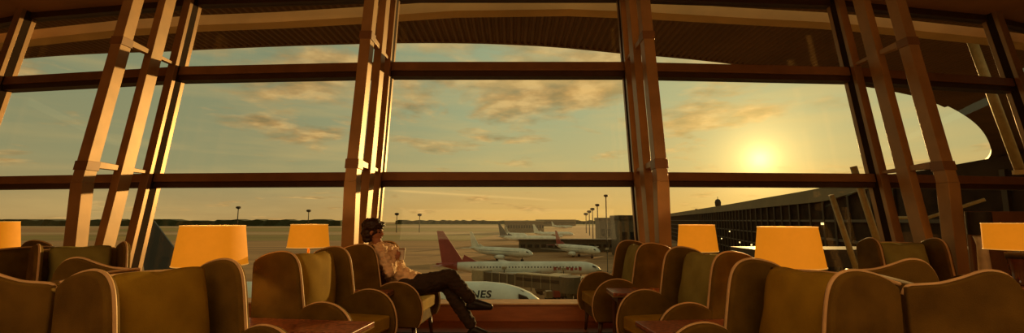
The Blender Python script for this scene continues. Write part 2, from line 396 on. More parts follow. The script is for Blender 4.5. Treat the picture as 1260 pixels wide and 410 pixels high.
# ------------------------------------------------------------------ terminal wing to the right
rp = [p for p in E2 if p[1] > 52 and p[0] > 50]
bm = B()
for a, b in zip(rp, rp[1:]):
    for (za, zb, o) in ((zc-2.6, zc+.35, 0),):
        t = min(1, (a[1]-50)/40); t2 = min(1, (b[1]-50)/40)
        hexa(bm, [(a[0]-.3, a[1], zc-2.3*t-.2), (b[0]-.3, b[1], zc-2.3*t2-.2), (b[0]+2, b[1]-.5, zc-2.3*t2-.2), (a[0]+2, a[1]-.5, zc-2.3*t-.2)],
             [(a[0], a[1], zc+.3), (b[0], b[1], zc+.3), (b[0]+2, b[1]-.5, zc+.3), (a[0]+2, a[1]-.5, zc+.3)])
TW = empty('terminal_wing', (60, 90, G)); tag(TW, 'long dark terminal wing with pale sloping roof edge running away right of the apron', 'terminal building')
def keep(o, par):
    o.parent = par; o.matrix_parent_inverse = Matrix.Translation(par.location).inverted() if par.rotation_euler.z == 0 else (Matrix.Translation(par.location) @ par.rotation_euler.to_matrix().to_4x4()).inverted()
    return o
keep(obj('roof_edge', bm, 'roof'), TW)
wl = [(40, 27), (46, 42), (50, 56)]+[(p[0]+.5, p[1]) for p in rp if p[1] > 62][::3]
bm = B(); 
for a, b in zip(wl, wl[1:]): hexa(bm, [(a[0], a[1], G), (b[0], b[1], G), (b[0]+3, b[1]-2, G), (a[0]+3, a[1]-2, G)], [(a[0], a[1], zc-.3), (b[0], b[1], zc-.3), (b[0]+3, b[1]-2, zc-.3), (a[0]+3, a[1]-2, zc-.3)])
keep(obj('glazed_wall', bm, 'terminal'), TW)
# floor bands and fins
for z in (1.2, -2.4, -6, -9.6, -13):
    bm = B()
    for a, b in zip(wl, wl[1:]): beam(bm, (a[0]-.25, a[1], z), (b[0]-.25, b[1], z), .3, .45)
    keep(obj('floor_band', bm, 'terminal_trim'), TW)
fx = []
for a, b in zip(wl, wl[1:]):
    L_ = math.hypot(b[0]-a[0], b[1]-a[1]); n = max(1, int(L_/6))
    fx += [(lerp(a[0], b[0], k/n), lerp(a[1], b[1], k/n)) for k in range(n)]
for k, (x, y) in enumerate(fx[:40]):
    bm = B(); beam(bm, (x-.4, y, G), (x-.4, y, zc-1.6), .35, .5, up=(0, 1, 0)); keep(obj('column', bm, 'terminal_trim'), TW)
for k in range(26):
    x, y = fx[(k*3+1) % len(fx)]; z = random.choice((0.4, -3.4, -7, -10.5))
    if y > 260: continue
    bm = B(); box(bm, x-.95, x-.75, y-.3, y+.3, z, z+.45); keep(obj('wall_light', bm, 'lamp_on'), TW)
# added raking strips standing in for pale reflections in the right panes
for k, (a, b, r, lb) in enumerate((((1050, 205, 11.5), (1095, 345, 11.5), .08, 'pale raking strip for a pane reflection, right against the tall window frame'),
                      ((1023, 240, 13), (1060, 350, 13), .075, 'pale raking strip for a pane reflection, low outside behind the large right lamp'),
                      ((1192, 40, 11), (1256, 212, 11), .10, 'pale raking strip for a pane reflection outside the far right window'))):
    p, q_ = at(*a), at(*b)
    t = empty('reflection_strip', (q_.x, q_.y, q_.z)); tag(t, lb, 'reflection strip')
    bm = B(); tube(bm, [p, q_], r, 10); keep(obj('shaft', bm, 'reflection_pale', smooth=True), t)
    bm = B(); lathe(bm, [(r*1.5, -.05), (r*1.5, .05)], 10, 0, 0); o = obj('end_cap', bm, 'reflection_beam', t)
# added rail standing in for a reflected line of light
hr = empty('reflection_rail', at(1130, 300, 14)); tag(hr, 'pale added rail for a reflected light line behind the right window columns', 'reflection rail')
bm = B(); tube(bm, [at(1085, 268, 14), at(1142, 268, 14), at(1212, 245.5, 13)], .05, 8); keep(obj('top_rail', bm, 'reflection_pale'), hr)
for px_, py_ in ((1100, 268), (1125, 268), (1180, 256)):
    a = at(px_, py_, 14); bm = B(); tube(bm, [a, a-Vector((0, 0, 1.4))], .03, 6); keep(obj('post', bm, 'mast'), hr)
bm = B(); a = at(1070, 305, 14.3); b = at(1250, 305, 14.3); box(bm, a.x-4, b.x+6, 13.4, 15, a.z-.5, a.z); keep(obj('walkway', bm, 'terminal_trim'), hr)

# control tower
p = at(884, 262, 560); ct_ = empty('control_tower', (p.x, p.y, G)); tag(ct_, 'distant control tower rising above the terminal roof', 'control tower')
zt = at(884, 244, 560).z-G
bm = B(); lathe(bm, [(2, 0), (1.6, zt*.4), (1.4, zt-10)], 12); obj('shaft', bm, 'mast', ct_)
bm = B(); lathe(bm, [(1.6, zt-12), (3.3, zt-9), (3.6, zt-5), (2.6, zt-2), (.6, zt-1)], 14); obj('cab', bm, 'mast', ct_)
bm = B(); lathe(bm, [(.5, zt-3), (.3, zt+2)], 6); obj('antenna', bm, 'mast', ct_)
for px_, py_ in ((857, 258.5), (906, 254)):
    a = at(px_, py_, 420 if px_ < 890 else 230)
    bm = B(); box(bm, a.x-1.8, a.x+1.8, a.y-1, a.y+2, a.z-3, a.z); box(bm, a.x-.9, a.x+.9, a.y-.5, a.y+1, a.z, a.z+.9)
    tag(obj('roof_plant', bm, 'mast'), 'small plant box on the terminal roof '+('left of the control tower' if px_ < 890 else 'right of the control tower'), 'plant box')

# floodlight masts
def mast(px, top, bot, label, D=None):
    D = D or 18.3*F/(bot-271.3) ; a = at(px, top, D); s = D/150
    t = empty('floodlight_mast', (a.x, a.y, G)); tag(t, label, 'floodlight mast', 'floodlight masts on the airfield')
    bm = B(); lathe(bm, [(.34*s**.5, 0), (.24*s**.5, a.z-G)], 8); obj('pole', bm, 'mast', t)
    bm = B(); h = a.z-G; lathe(bm, [(.2*s, h-.9*s), (.75*s, h-.6*s), (.75*s, h-.15*s), (.3*s, h)], 10); obj('lamp_head', bm, 'mast', t)
mast(745.5, 239.5, 300, 'tallest floodlight mast, rightmost of the row beside the right column', 260)
mast(735, 251, 300, 'second floodlight mast from the right in the row of five', 360)
mast(729, 256, 300, 'middle floodlight mast in the row of five', 460)
mast(725, 259, 300, 'second floodlight mast from the left in the row of five', 560)
mast(721, 262, 300, 'smallest floodlight mast, leftmost of the row of five', 660)
mast(293.5, 254, 300, 'lone floodlight mast above the large left lampshade', 520)
mast(380, 258, 300, 'thin floodlight mast above the lamp at the column', 620)
mast(488.5, 262, 300, 'short far mast just right of the seated person', 700)
mast(516.5, 263, 300, 'far mast above the red aircraft tail', 700)

# ------------------------------------------------------------------ aircraft
def sect(bm, secs, seg=24):          # secs: (x, rad, zc) along x
    rings = [[bm.verts.new((x, r*math.cos(k*2*PI/seg), zc_+r*math.sin(k*2*PI/seg))) for k in range(seg)] for x, r, zc_ in secs]
    for a, b in zip(rings, rings[1:]):
        for k in range(seg): bm.faces.new([a[k], a[(k+1) % seg], b[(k+1) % seg], b[k]])
    bm.faces.new(rings[0][::-1]); bm.faces.new(rings[-1]); return bm
def slab(bm, pts, th, ax):           # thin aerofoil plate with real thickness
    if ax == 'y': return hexa(bm, [(x, -th/2, z) for x, z in pts], [(x, th/2, z) for x, z in pts])
    return bm
def aircraft(label, nose, yaw, Ln, r, tail='aircraft_white', body='aircraft_white', detail=True, group=None, belly=None):
    zf = r+ (1.9 if r < 2.5 else 2.3)
    t = empty('airliner', (nose[0], nose[1], G), yaw); tag(t, label, 'aircraft', group)
    n = [(0, .05*r, -.25*r), (-.25*r, .32*r, -.22*r), (-.7*r, .58*r, -.15*r), (-1.3*r, .78*r, -.08*r), (-2.1*r, .93*r, -.02*r), (-3.1*r, r, 0), (-Ln*.35, r, 0), (-Ln*.68, r, 0), (-Ln*.8, .82*r, .14*r), (-Ln*.92, .42*r, .42*r), (-Ln, .10*r, .62*r)]
    bm = B(); sect(bm, [(x, q, zf+z) for x, q, z in n]); fu = obj('fuselage', bm, body, t, smooth=True)
    th = Ln*.20 if r < 2.5 else Ln*.165
    zb = zf+.6*r
    pts = [(-Ln*.83, zb+.22*r), (-Ln*.962, zb+th), (-Ln*1.0, zb+th), (-Ln*.965, zb)]
    bm = B(); slab(bm, pts, .35, 'y'); slab(bm, [(-Ln*.74, zb+.2*r), (-Ln*.83, zb+th*.28), (-Ln*.85, zb)], .3, 'y'); obj('tail_fin', bm, tail, t, bevel=.08)
    for s in (-1, 1):
        bm = B(); rt, tp = (-Ln*.36, -Ln*.56), (-Ln*.60, -Ln*.64); sp = Ln*.47
        hexa(bm, [(rt[0], s*r*.6, zf-.7*r), (rt[1], s*r*.6, zf-.7*r), (tp[1], s*sp, zf+.2*r), (tp[0], s*sp, zf+.2*r)],
             [(rt[0], s*r*.6, zf-.35*r), (rt[1], s*r*.6, zf-.5*r), (tp[1], s*sp, zf+.27*r), (tp[0], s*sp, zf+.27*r)]); obj('wing', bm, 'aircraft_grey', t)
        bm = B(); ex = -Ln*.36; hexa(bm, [(-Ln*.88, s*.2, zb-.1*r), (-Ln*.97, s*.2, zb-.1*r), (-Ln*1.0, s*Ln*.16, zb), (-Ln*.96, s*Ln*.16, zb)], [(-Ln*.88, s*.2, zb+.1*r), (-Ln*.97, s*.2, zb), (-Ln*1.0, s*Ln*.16, zb+.1), (-Ln*.96, s*Ln*.16, zb+.1)]); obj('tailplane', bm, tail, t)
        bm = B(); er = .52*r; rings = [(ex+.9*r, er*.9), (ex+.5*r, er), (ex-.6*r, er*.95), (ex-1.6*r, er*.6)]
        sect(bm, [(x, q, zf-.95*r) for x, q in rings], 14)
        for v in bm.verts: v.co.y += s*Ln*.16
        obj('engine', bm, body, t, smooth=True)
    if detail:
        for y in (-1, 1):
            bm = B(); k = 0; x = -3.4*r
            while x > -Ln*.8 and k < 70:
                box(bm, x-.16, x+.16, y*(r*.985)-.03, y*(r*.985)+.03, zf+.12*r, zf+.12*r+.42); x -= .95; k += 1
            tag(obj('cabin_windows', bm, 'window_dark', t), kind='stuff')
        bm = B()
        for s in (-1, 1):
            prism_xz(bm, [(-1.35*r, zf+.22*r), (-.75*r, zf+.12*r), (-.9*r, zf+.30*r), (-1.35*r, zf+.46*r)], s*.50*r, s*.76*r)
        prism_xz(bm, [(-.72*r, zf+.18*r), (-.95*r, zf+.18*r), (-1.25*r, zf+.60*r), (-1.10*r, zf+.56*r)], -.35*r, .35*r)
        obj('cockpit_windows', bm, 'window_dark', t)
        for gx, gy in ((-3*r, 0), (-Ln*.5, -r*.9), (-Ln*.5, r*.9)):
            bm = B(); tube(bm, [(gx, gy, .5), (gx, gy, zf-.6*r)], .18, 8)
            for dy in (-.35, .35): tube(bm, [(gx, gy+dy-.15, .55), (gx, gy+dy+.15, .55)], .55, 14)
            obj('landing_gear', bm, 'rubber', t)
    return t, zf
def stand(px, py, r):      # a spot on the apron whose fuselage axis shows at that pixel
    d = ray(px, py); h = 18.3-(r+(1.9 if r < 2.5 else 2.3)); k = -h/d.z; return (d.x*k, d.y*k)
# near wide-body with lettering
nr = 3.05; Dn = 76.0
pn_ = at(669, 372, Dn)
T4, z4 = aircraft('white wide-body airliner with dark letters NES nosing in close below the window', (pn_.x, Dn+.0), 0, 67, nr, tail='aircraft_navy')
cu = bpy.data.curves.new('lettering', 'FONT'); cu.body = 'NES'; cu.size = 1.45; cu.space_character = 1.08; cu.offset = .035; cu.shear = .12
tmp = bpy.data.objects.new('tmp', cu); COL.objects.link(tmp)
me = bpy.data.meshes.new_from_object(tmp.evaluated_get(bpy.context.evaluated_depsgraph_get())); bpy.data.objects.remove(tmp)
bmx = B(); bmx.from_mesh(me)
bmesh.ops.subdivide_edges(bmx, edges=bmx.edges, cuts=2)
tx = (580-630)/F*(Dn-nr) - pn_.x
for v in bmx.verts:
    xx, zz_ = v.co.x*1.22, v.co.y; h = zz_+.95
    v.co = Vector((tx+xx, -math.sqrt(max(.1, nr*nr-h*h))-.035, z4+h))
lt = obj('lettering', bmx, 'letters', T4); lt['label'] = 'dark italic capital letters NES'
bmx = B(); box(bmx, tx-1, tx+3.8, -nr+.02, -nr+.10, z4+.68, z4+.76)
st_ = obj('cheat_line', bmx, 'letters', T4)
# red-tailed aircraft
pn_ = at(739, 326, 141)
T1, z1_ = aircraft('large white airliner with dark red tail, parked broadside behind the jet bridges', (pn_.x, 141), R(0), 50, 2.0, tail='aircraft_red')
bm = B()
for k in range(7): box(bm, -14.5+k*1.25, -13.6+k*1.25, -2.02, -1.96, z1_-.55+(k % 2)*.2, z1_+.5-(k % 3)*.15)
mk = obj('red_marking', bm, 'aircraft_red', T1); mk['label'] = 'red marking near the nose'
bm = B(); sect(bm, [(-50*.87, 1.34, z1_+.52), (-50*.92, .89, z1_+.83), (-50.02, .25, z1_+1.24)]); rt_ = obj('rear_fuselage', bm, 'aircraft_red', T1, smooth=True); rt_['label'] = 'dark red rear fuselage'
for px_, py_, yaw, ln, rr, lb, tl in ((656, 312, -38, 38, 2.0, 'white-tailed airliner standing just behind the red-tailed aircraft', 'aircraft_white'),
     (738, 309, -62, 38, 2.0, 'small airliner with a red tail, nosing right just left of the right-hand armchairs', 'aircraft_red'),
     (688, 294, -12, 48, 2.4, 'mid-distance airliner left of centre on the far stands', 'aircraft_navy'),
     (648, 290, -60, 42, 2.0, 'airliner with a pale tail behind the left end of the far stands', 'aircraft_grey'),
     (706, 288, 8, 44, 2.2, 'small airliner furthest right on the far stands', 'aircraft_white'),
     (668, 281, -10, 50, 2.4, 'tiny distant airliner, leftmost near the horizon', 'aircraft_grey'),
     (705, 279, 10, 50, 2.4, 'tiny distant airliner near the horizon below the masts', 'aircraft_white')):
    nx, ny = stand(px_, py_, rr)
    aircraft(lb, (nx, ny), R(yaw), ln, rr, tail=tl, detail=py_ > 300)

# jet bridges
def bridge(label, pa, pb, zh=5.2, wth=2.5, m='bridge', legs=2):
    a, b = Vector((pa[0], pa[1], G+zh)), Vector((pb[0], pb[1], G+zh-.8)); d = b-a
    t = empty('jet_bridge', (a.x, a.y, G)); tag(t, label, 'jet bridge')
    m1 = a+d*.48; m2 = a+d*.86
    bm = B(); beam(bm, a, m1+d*.03, wth, 2.7); keep(obj('rear_tunnel', bm, m), t)
    bm = B(); beam(bm, m1, m2, wth*.86, 2.3); keep(obj('front_tunnel', bm, m), t)
    bm = B(); beam(bm, m2, b, wth*1.25, 3.0); keep(obj('cab', bm, 'bridge_pale'), t)
    bm = B(); beam(bm, a+Vector((0, 0, 1.45)), m1+Vector((0, 0, 1.45)), wth*1.02, .22); keep(obj('roof_strip', bm, 'bridge_pale'), t)
    side = Vector((d.y, -d.x, 0)).normalized()
    if side.y > 0: side = -side
    for k in range(9):
        q0 = a+d*(.06+.088*k)+side*wth*.44; bm = B(); beam(bm, q0+Vector((0, 0, -1.35)), q0+Vector((0, 0, 1.35)), .22, .5, up=(0, 1, 0)); keep(obj('rib', bm, 'bridge_pale' if m == 'bridge' else 'bridge'), t)
    bm = B(); beam(bm, a+d*.05+side*wth*.5+Vector((0, 0, .35)), m1+side*wth*.5+Vector((0, 0, .35)), .08, .7); keep(obj('window_band', bm, 'window_dark'), t)
    bm = B(); lathe(bm, [(2.2, zh-1.6), (2.3, zh+1.6)], 14); o = obj('rotunda', bm, m, t)
    bm = B(); lathe(bm, [(.8, 0), (.6, zh-1.5)], 10); obj('pedestal', bm, m, t)
    for s in (-1, 1):
        bm = B(); p = m2+Vector((0, s*1.2, 0)); beam(bm, (p.x, p.y, G+.6), (p.x, p.y, p.z), .4, .4, up=(0, 1, 0)); keep(obj('leg', bm, m), t)
        bm = B(); tube(bm, [(p.x-.3, p.y, G+.7), (p.x+.3, p.y, G+.7)], .7, 12); keep(obj('wheel', bm, 'rubber'), t)
bridge('dark jet bridge reaching across towards the nose of the red-tailed aircraft', (52, 112), (33, 131), m='bridge')
bridge('pale-roofed jet bridge pointing left beside the right-hand armchairs', (34, 88), (9, 106), zh=5.5, m='bridge_pale')
bridge('long dark jet bridge under the fuselage of the red-tailed aircraft', (12, 96), (-9, 118), m='bridge')
bridge('far jet bridge beyond the red-tailed aircraft, right side', (72, 185), (52, 196), m='bridge')
bridge('far jet bridge behind the mid-distance airliners', (74, 292), (40, 300), m='bridge')
# service vehicles and containers on the stands
vlab = ['service truck behind the white fuselage with dark letters', 'pale service truck just right of the near aircraft nose', 'service truck below the pale-roofed jet bridge', 'service truck close beside the farthest right armchair']
vpos = [(600, 351), (672, 362), (702, 358), (734, 362)]
for k, ((px_, py_), lb) in enumerate(zip(vpos, vlab)):
    d = ray(px_, py_); kk = -18.3/d.z; x, y = d.x*kk, d.y*kk
    t = empty('service_truck', (x, y, G), random.uniform(-.4, .4)); tag(t, lb, 'truck', None)
    bm = B(); box(bm, -2.6, 1.4, -1.1, 1.1, .8, 2.6+.5*(k % 3)); obj('cargo_body', bm, ('bridge_pale', 'bridge', 'vehicle')[k % 3], t, bevel=.06)
    bm = B(); prism_xz(bm, [(1.5, .7), (3.3, .7), (3.3, 1.5), (2.8, 2.4), (1.5, 2.4)], -1.05, 1.05); obj('cab', bm, 'vehicle', t, bevel=.06)
    for wx in (-1.8, 2.3):
        for wy in (-1.05, 1.05):
            bm = B(); tube(bm, [(wx, wy-.15, .5), (wx, wy+.15, .5)], .5, 12); obj('wheel', bm, 'rubber', t)
for k in range(14):          # carts in a line on the stand
    x = 8.5+k*1.9; y = 108+(k % 3)*1.2
    t = empty('baggage_cart', (x, y, G), .2); tag(t, 'small baggage cart in the line of carts right of the near aircraft nose', 'cart', 'baggage carts on the stand')
    bm = B(); box(bm, -.75, .75, -.7, .7, .5, 2.1+.3*(k % 2)); obj('container', bm, ('bridge_pale', 'aircraft_red', 'bridge', 'terminal_trim')[k % 4], t, bevel=.05)
    bm = B(); box(bm, -.85, .85, -.6, .6, .3, .5); obj('chassis', bm, 'rubber', t)
    for wx in (-.5, .5): bm = B(); tube(bm, [(wx, -.65, .25), (wx, .65, .25)], .25, 10); obj('wheel', bm, 'rubber', t)
for k, (x, y, hgt, lb) in enumerate(((14, 126, 5, 'low light pole with a small box by the nose of the red-tailed aircraft'), (5, 122, 4, 'short pole standing left of the jet bridges on the stand'), (21, 112, 6, 'tall thin pole between the pale and dark jet bridges'),
        (27, 104, 5.5, 'thin pole just right of the pale-roofed jet bridge'), (-2, 119, 6, 'pole standing above the white fuselage with dark letters'), (44, 170, 9, 'pole on the stand behind the nose of the red-tailed aircraft'), (34, 165, 8, 'pole behind the middle of the red-tailed aircraft'))):
    t = empty('stand_pole', (x, y, G)); tag(t, lb, 'pole')
    bm = B(); tube(bm, [(0, 0, 0), (0, 0, hgt)], .12, 8); obj('shaft', bm, 'mast', t)
    bm = B(); box(bm, -.6, .6, -.3, .3, hgt-.2, hgt+.5); obj('sign_box', bm, 'bridge_pale', t, bevel=.05)
for k, (x, y, rz, lb) in enumerate(((11, 131, .1, 'pale passenger stairs truck by the red-tailed aircraft fuselage'), (24, 124, -.4, 'passenger stairs truck near the nose of the red-tailed aircraft'))):
    t = empty('stairs_truck', (x, y, G), rz); tag(t, lb, 'stairs truck')
    bm = B(); hexa(bm, [(-3, -.8, .9), (3, -.8, 3.6), (3, .8, 3.6), (-3, .8, .9)], [(-3, -.8, 1.3), (3, -.8, 4.0), (3, .8, 4.0), (-3, .8, 1.3)]); obj('stair_flight', bm, 'bridge_pale', t)
    for s in (-1, 1): bm = B(); tube(bm, [(-3, s*.8, 2.1), (3, s*.8, 4.9)], .07, 6); obj('handrail', bm, 'vehicle', t)
    bm = B(); box(bm, -3.4, 3, -.9, .9, .5, .9); obj('chassis', bm, 'bridge', t)
    for wx in (-2.2, 2.2): bm = B(); tube(bm, [(wx, -.95, .45), (wx, .95, .45)], .45, 12); obj('wheel', bm, 'rubber', t)
# far low buildings
fb = [(645, 271.5, 700, 60, 10, 'pale low hangar on the horizon, leftmost'), (684, 270.3, 1500, 130, 14, 'wide pale hangar on the horizon in the middle'), (760, 268, 330, 26, 9, 'brown pier building behind the floodlight masts'),
      (772, 265, 230, 8, 10, 'narrow block beside the right column'), (700, 294.5, 268, 58, 4, 'long dark low pier running across behind the nearer aircraft stands')]
for px_, py_, dd, wd, dp, lb in fb:
    a = at(px_, py_, dd); t = empty('airport_building', (a.x, a.y, G)); tag(t, lb, 'building')
    h = a.z-G
    if h < 2: h = 5
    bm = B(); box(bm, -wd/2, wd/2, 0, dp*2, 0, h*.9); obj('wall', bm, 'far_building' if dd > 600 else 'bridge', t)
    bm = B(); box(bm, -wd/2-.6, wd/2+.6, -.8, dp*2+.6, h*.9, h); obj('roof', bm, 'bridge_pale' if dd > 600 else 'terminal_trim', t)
    bm = B()
    for k in range(int(wd/4)): box(bm, -wd/2+1+k*4, -wd/2+3.6+k*4, -.12, .02, h*.35, h*.6)
    obj('window_row', bm, 'window_dark', t)

# ------------------------------------------------------------------ armchairs
WING = [(-.43, .24), (-.445, .60), (-.452, .92), (-.43, .975), (-.37, 1.012), (-.29, 1.036), (-.21, 1.048), (-.14, 1.042), (-.085, 1.015), (-.045, .96), (-.02, .87), (.005, .72), (.03, .56), (.045, .40), (.04, .24)]
WAVE = [(-.43, .24), (-.445, .60), (-.452, .92), (-.43, .962), (-.37, .972), (-.29, .982), (-.20, 1.012), (-.12, 1.045), (-.06, 1.048), (-.01, 1.02), (.03, .94), (.045, .80), (.05, .56), (.055, .40), (.04, .24)]
ARM = [(-.10, .22), (-.09, .50), (-.02, .585), (.08, .645), (.19, .665), (.30, .645), (.39, .585), (.445, .49), (.465, .38), (.45, .28), (.42, .22)]
def sm2(pts, n=3): return [(p.x, p.y) for p in smoothpts([(a, b, 0) for a, b in pts], n)]
def make_chair(WING=WING):
    t = empty('wing_armchair')
    bm = B(); box(bm, -.40, .40, -.335, .335, .20, .34); obj('seat_base', bm, 'velvet_brown', t, bevel=.03, seg=3)
    bm = B(); box(bm, -.34, .43, -.295, .295, .335, .455)
    bmesh.ops.subdivide_edges(bm, edges=bm.edges, cuts=5, use_grid_fill=True)
    for v in bm.verts:
        if v.co.z > .45: v.co.z += .025*(1-(v.co.y/.3)**2)*(1-((v.co.x-.04)/.4)**2)
    obj('seat_cushion', bm, 'velvet_olive', t, bevel=.03, seg=3)
    bm = B(); ny, nz_ = 10, 8; P_ = {}
    for j in range(ny+1):
        y = lerp(-.345, .345, j/ny); c = 1-(y/.345)**2
        for k in range(nz_+1):
            z = lerp(.22, .965+.015*c, k/nz_)
            for s in (0, 1):
                x = (-.44-.03*c if s == 0 else -.31-.055*c) - .015*(k/nz_)
                if k == nz_: x = lerp(x, -.385, .35)
                P_[j, k, s] = bm.verts.new((x, y, z))
    for j in range(ny):
        for k in range(nz_):
            bm.faces.new([P_[j, k, 0], P_[j, k+1, 0], P_[j+1, k+1, 0], P_[j+1, k, 0]]); bm.faces.new([P_[j, k, 1], P_[j+1, k, 1], P_[j+1, k+1, 1], P_[j, k+1, 1]])
        bm.faces.new([P_[j, nz_, 0], P_[j, nz_, 1], P_[j+1, nz_, 1], P_[j+1, nz_, 0]]); bm.faces.new([P_[j, 0, 0], P_[j+1, 0, 0], P_[j+1, 0, 1], P_[j, 0, 1]])
    for j in (0, ny):
        for k in range(nz_): bm.faces.new([P_[j, k, 0], P_[j, k, 1], P_[j, k+1, 1], P_[j, k+1, 0]])
    br = obj('backrest', bm, 'velvet_brown', t, smooth=True)
    bm = B(); tube(bm, [(-.455-.03*(1-(y/.345)**2), y, .972+.015*(1-(y/.345)**2)) for y in [-.34+.068*k for k in range(11)]], .010, 8); obj('piping', bm, 'piping', br, smooth=True)
    for s in (-1, 1):
        y0, y1 = (s*.32, s*.39) if s > 0 else (s*.39, s*.32)
        bm = B(); prism_xz(bm, sm2(WING), y0, y1); wg = obj('wing', bm, 'velvet_brown', t, bevel=.028, seg=3)
        bm = B(); tube(bm, [(x, s*.352, z) for x, z in sm2(WING[2:])], .0105, 8); obj('piping', bm, 'piping', wg, smooth=True)
        y0, y1 = (s*.30, s*.385) if s > 0 else (s*.385, s*.30)
        bm = B(); prism_xz(bm, sm2(ARM), y0, y1); ar = obj('arm', bm, 'velvet_brown', t, bevel=.03, seg=3)
        bm = B(); tube(bm, [(x, s*.345, z) for x, z in sm2(ARM[1:])], .0095, 8); obj('piping', bm, 'piping', ar, smooth=True)
    for x, y, dx in ((.36, .29, .03), (.36, -.29, .03), (-.36, .29, -.04), (-.36, -.29, -.04)):
        bm = B(); tube(bm, [(x+dx, y, 0), (x, y, .22)], .015, 10, .026); obj('leg', bm, 'wood_dark', t, smooth=True)
    return t
def pillow_mesh():
    bm = B(); n = 14; V = {}
    for s in (-1, 1):
        for i in range(n+1):
            for j in range(n+1):
                u, v = -1+2*i/n, -1+2*j/n
                e = (1-abs(u)**2.6)*(1-abs(v)**2.6); th = .085*max(0, e)**.45
                pin = 1-.10*(1-abs(u*v))*max(abs(u), abs(v))**3 - .10*(abs(u*v))**4
                wr = .006*math.sin(9*u+5*v)*(1-e)
                key = (i, j) if (i in (0, n) or j in (0, n)) else (i, j, s)
                if key not in V: V[key] = bm.verts.new((s*th+wr, u*.275*pin, v*.285*pin))
    def g(i, j, s): return V[(i, j)] if (i in (0, n) or j in (0, n)) else V[(i, j, s)]
    for s in (-1, 1):
        for i in range(n):
            for j in range(n):
                f = [g(i, j, s), g(i+1, j, s), g(i+1, j+1, s), g(i, j+1, s)]
                if len(set(f)) == 4:
                    try: bm.faces.new(f if s > 0 else f[::-1])
                    except ValueError: pass
    me = bpy.data.meshes.new('cushion'); bmesh.ops.recalc_face_normals(bm, faces=bm.faces); bm.to_mesh(me); bm.free()
    for p in me.polygons: p.use_smooth = True
    return me
proto = make_chair(); used = [False]
def chair(corner, deg, side, label, group='wing armchairs in the lounge', scale=1.0):
    # corner: where the near wing's front outer corner stands; side 'L' faces +x, 'R' faces -x, turned deg towards the viewer
    rz = R(-deg) if side == 'L' else PI+R(deg)
    loc = Vector((-.05, -.39 if side == 'L' else .39, 0))*scale
    o = proto if not used[0] else copy_tree(proto); used[0] = True
    off = Matrix.Rotation(rz, 3, 'Z') @ loc
    o.location = (corner[0]-off.x, corner[1]-off.y, 0); o.rotation_euler = (0, 0, rz); o.scale = (scale,)*3
    tag(o, label, 'armchair', group); return o
pm = pillow_mesh(); pmeshes = {}
def cushion(ch, m, label, dx=0.035, tilt=13, roll=0, dy=0, sc_=1.0):
    if m not in pmeshes:
        c = pm.copy(); c.materials.append(M[m]); pmeshes[m] = c
    o = bpy.data.objects.new('back_cushion', pmeshes[m]); COL.objects.link(o)
    Mx = Matrix.Translation(ch.location) @ Matrix.Rotation(ch.rotation_euler.z, 4, 'Z')
    p = Mx @ Vector((-.235+dx, dy, .755)); o.location = p
    o.rotation_euler = (Matrix.Rotation(ch.rotation_euler.z, 3, 'Z') @ Matrix.Rotation(R(-tilt), 3, 'Y') @ Matrix.Rotation(R(roll), 3, 'X')).to_euler()
    o.scale = (sc_,)*3
    tag(o, label, 'cushion', 'back cushions on the armchairs'); return o
cC = chair((-1.97, 2.25), 20, 'L', 'nearest armchair of the left row, brown wings with pale piping, beside the large left lamp')
cB = chair((-1.71, 3.65), 13, 'L', 'second armchair of the left row, with a sunlit yellow cushion')
cA = chair((-1.43, 4.78), 6, 'L', 'farthest armchair of the left row, the one the person sits in')
cD = chair((1.57, 2.26), 12, 'R', 'nearest armchair of the right row, in front of the large right lamp')
cM = chair((1.60, 3.62), 12, 'R', 'second armchair of the right row, with an olive green cushion')
cN = chair((1.38, 5.02), 5, 'R', 'farthest armchair of the right row, by the right column and window')
wave_proto = [None]
def back_to(corner, deg, side, label):
    global proto
    keep_p = proto
    if wave_proto[0] is None: proto = wave_proto[0] = make_chair(WAVE); used[0] = False
    else: proto = wave_proto[0]
    c = chair((0, 0), deg, side, label); proto = keep_p; used[0] = True; Mx = Matrix.Rotation(c.rotation_euler.z, 3, 'Z')
    off = Mx @ Vector((-.45, -.39 if side == 'L' else .39, 0)); c.location = (corner[0]-off.x, corner[1]-off.y, 0); return c
cE = back_to((2.0, 2.365), 17, 'L', 'armchair in the bottom right corner, back to back with the right row')
cF = back_to((-2.39, 2.42), 11, 'R', 'armchair in the bottom left corner, back to back with the left row')
cG = chair((-4.88, 4.72), 38, 'L', 'armchair by the left columns with a dark green cushion, facing the room')
cJ = chair((-6.12, 5.02), 0, 'R', 'dark armchair at the far left edge under the drum lamp')
cH = chair((3.93, 4.32), 82, 'L', 'armchair standing alone at the right, facing the viewer, dark green cushion')
cH.location = (4.80, 5.48, 0); cH.scale = (1.03,)*3; cH.rotation_euler = (0, 0, R(-97))
cushion(cC, 'velvet_olive', 'mustard brown cushion in the nearest left armchair')
cushion(cB, 'velvet_olive', 'sunlit yellow cushion in the second left armchair', dx=.09, tilt=5)
cushion(cD, 'velvet_olive', 'olive brown cushion in the nearest right armchair')
cushion(cM, 'velvet_green', 'olive green cushion in the second right armchair', dx=.07)
cushion(cN, 'velvet_green', 'slim green cushion in the farthest right armchair', dx=.10)
cushion(cG, 'velvet_green', 'dark green cushion in the armchair by the left columns')
cushion(cH, 'velvet_green', 'dark green cushion in the armchair alone at the right', sc_=1.03)

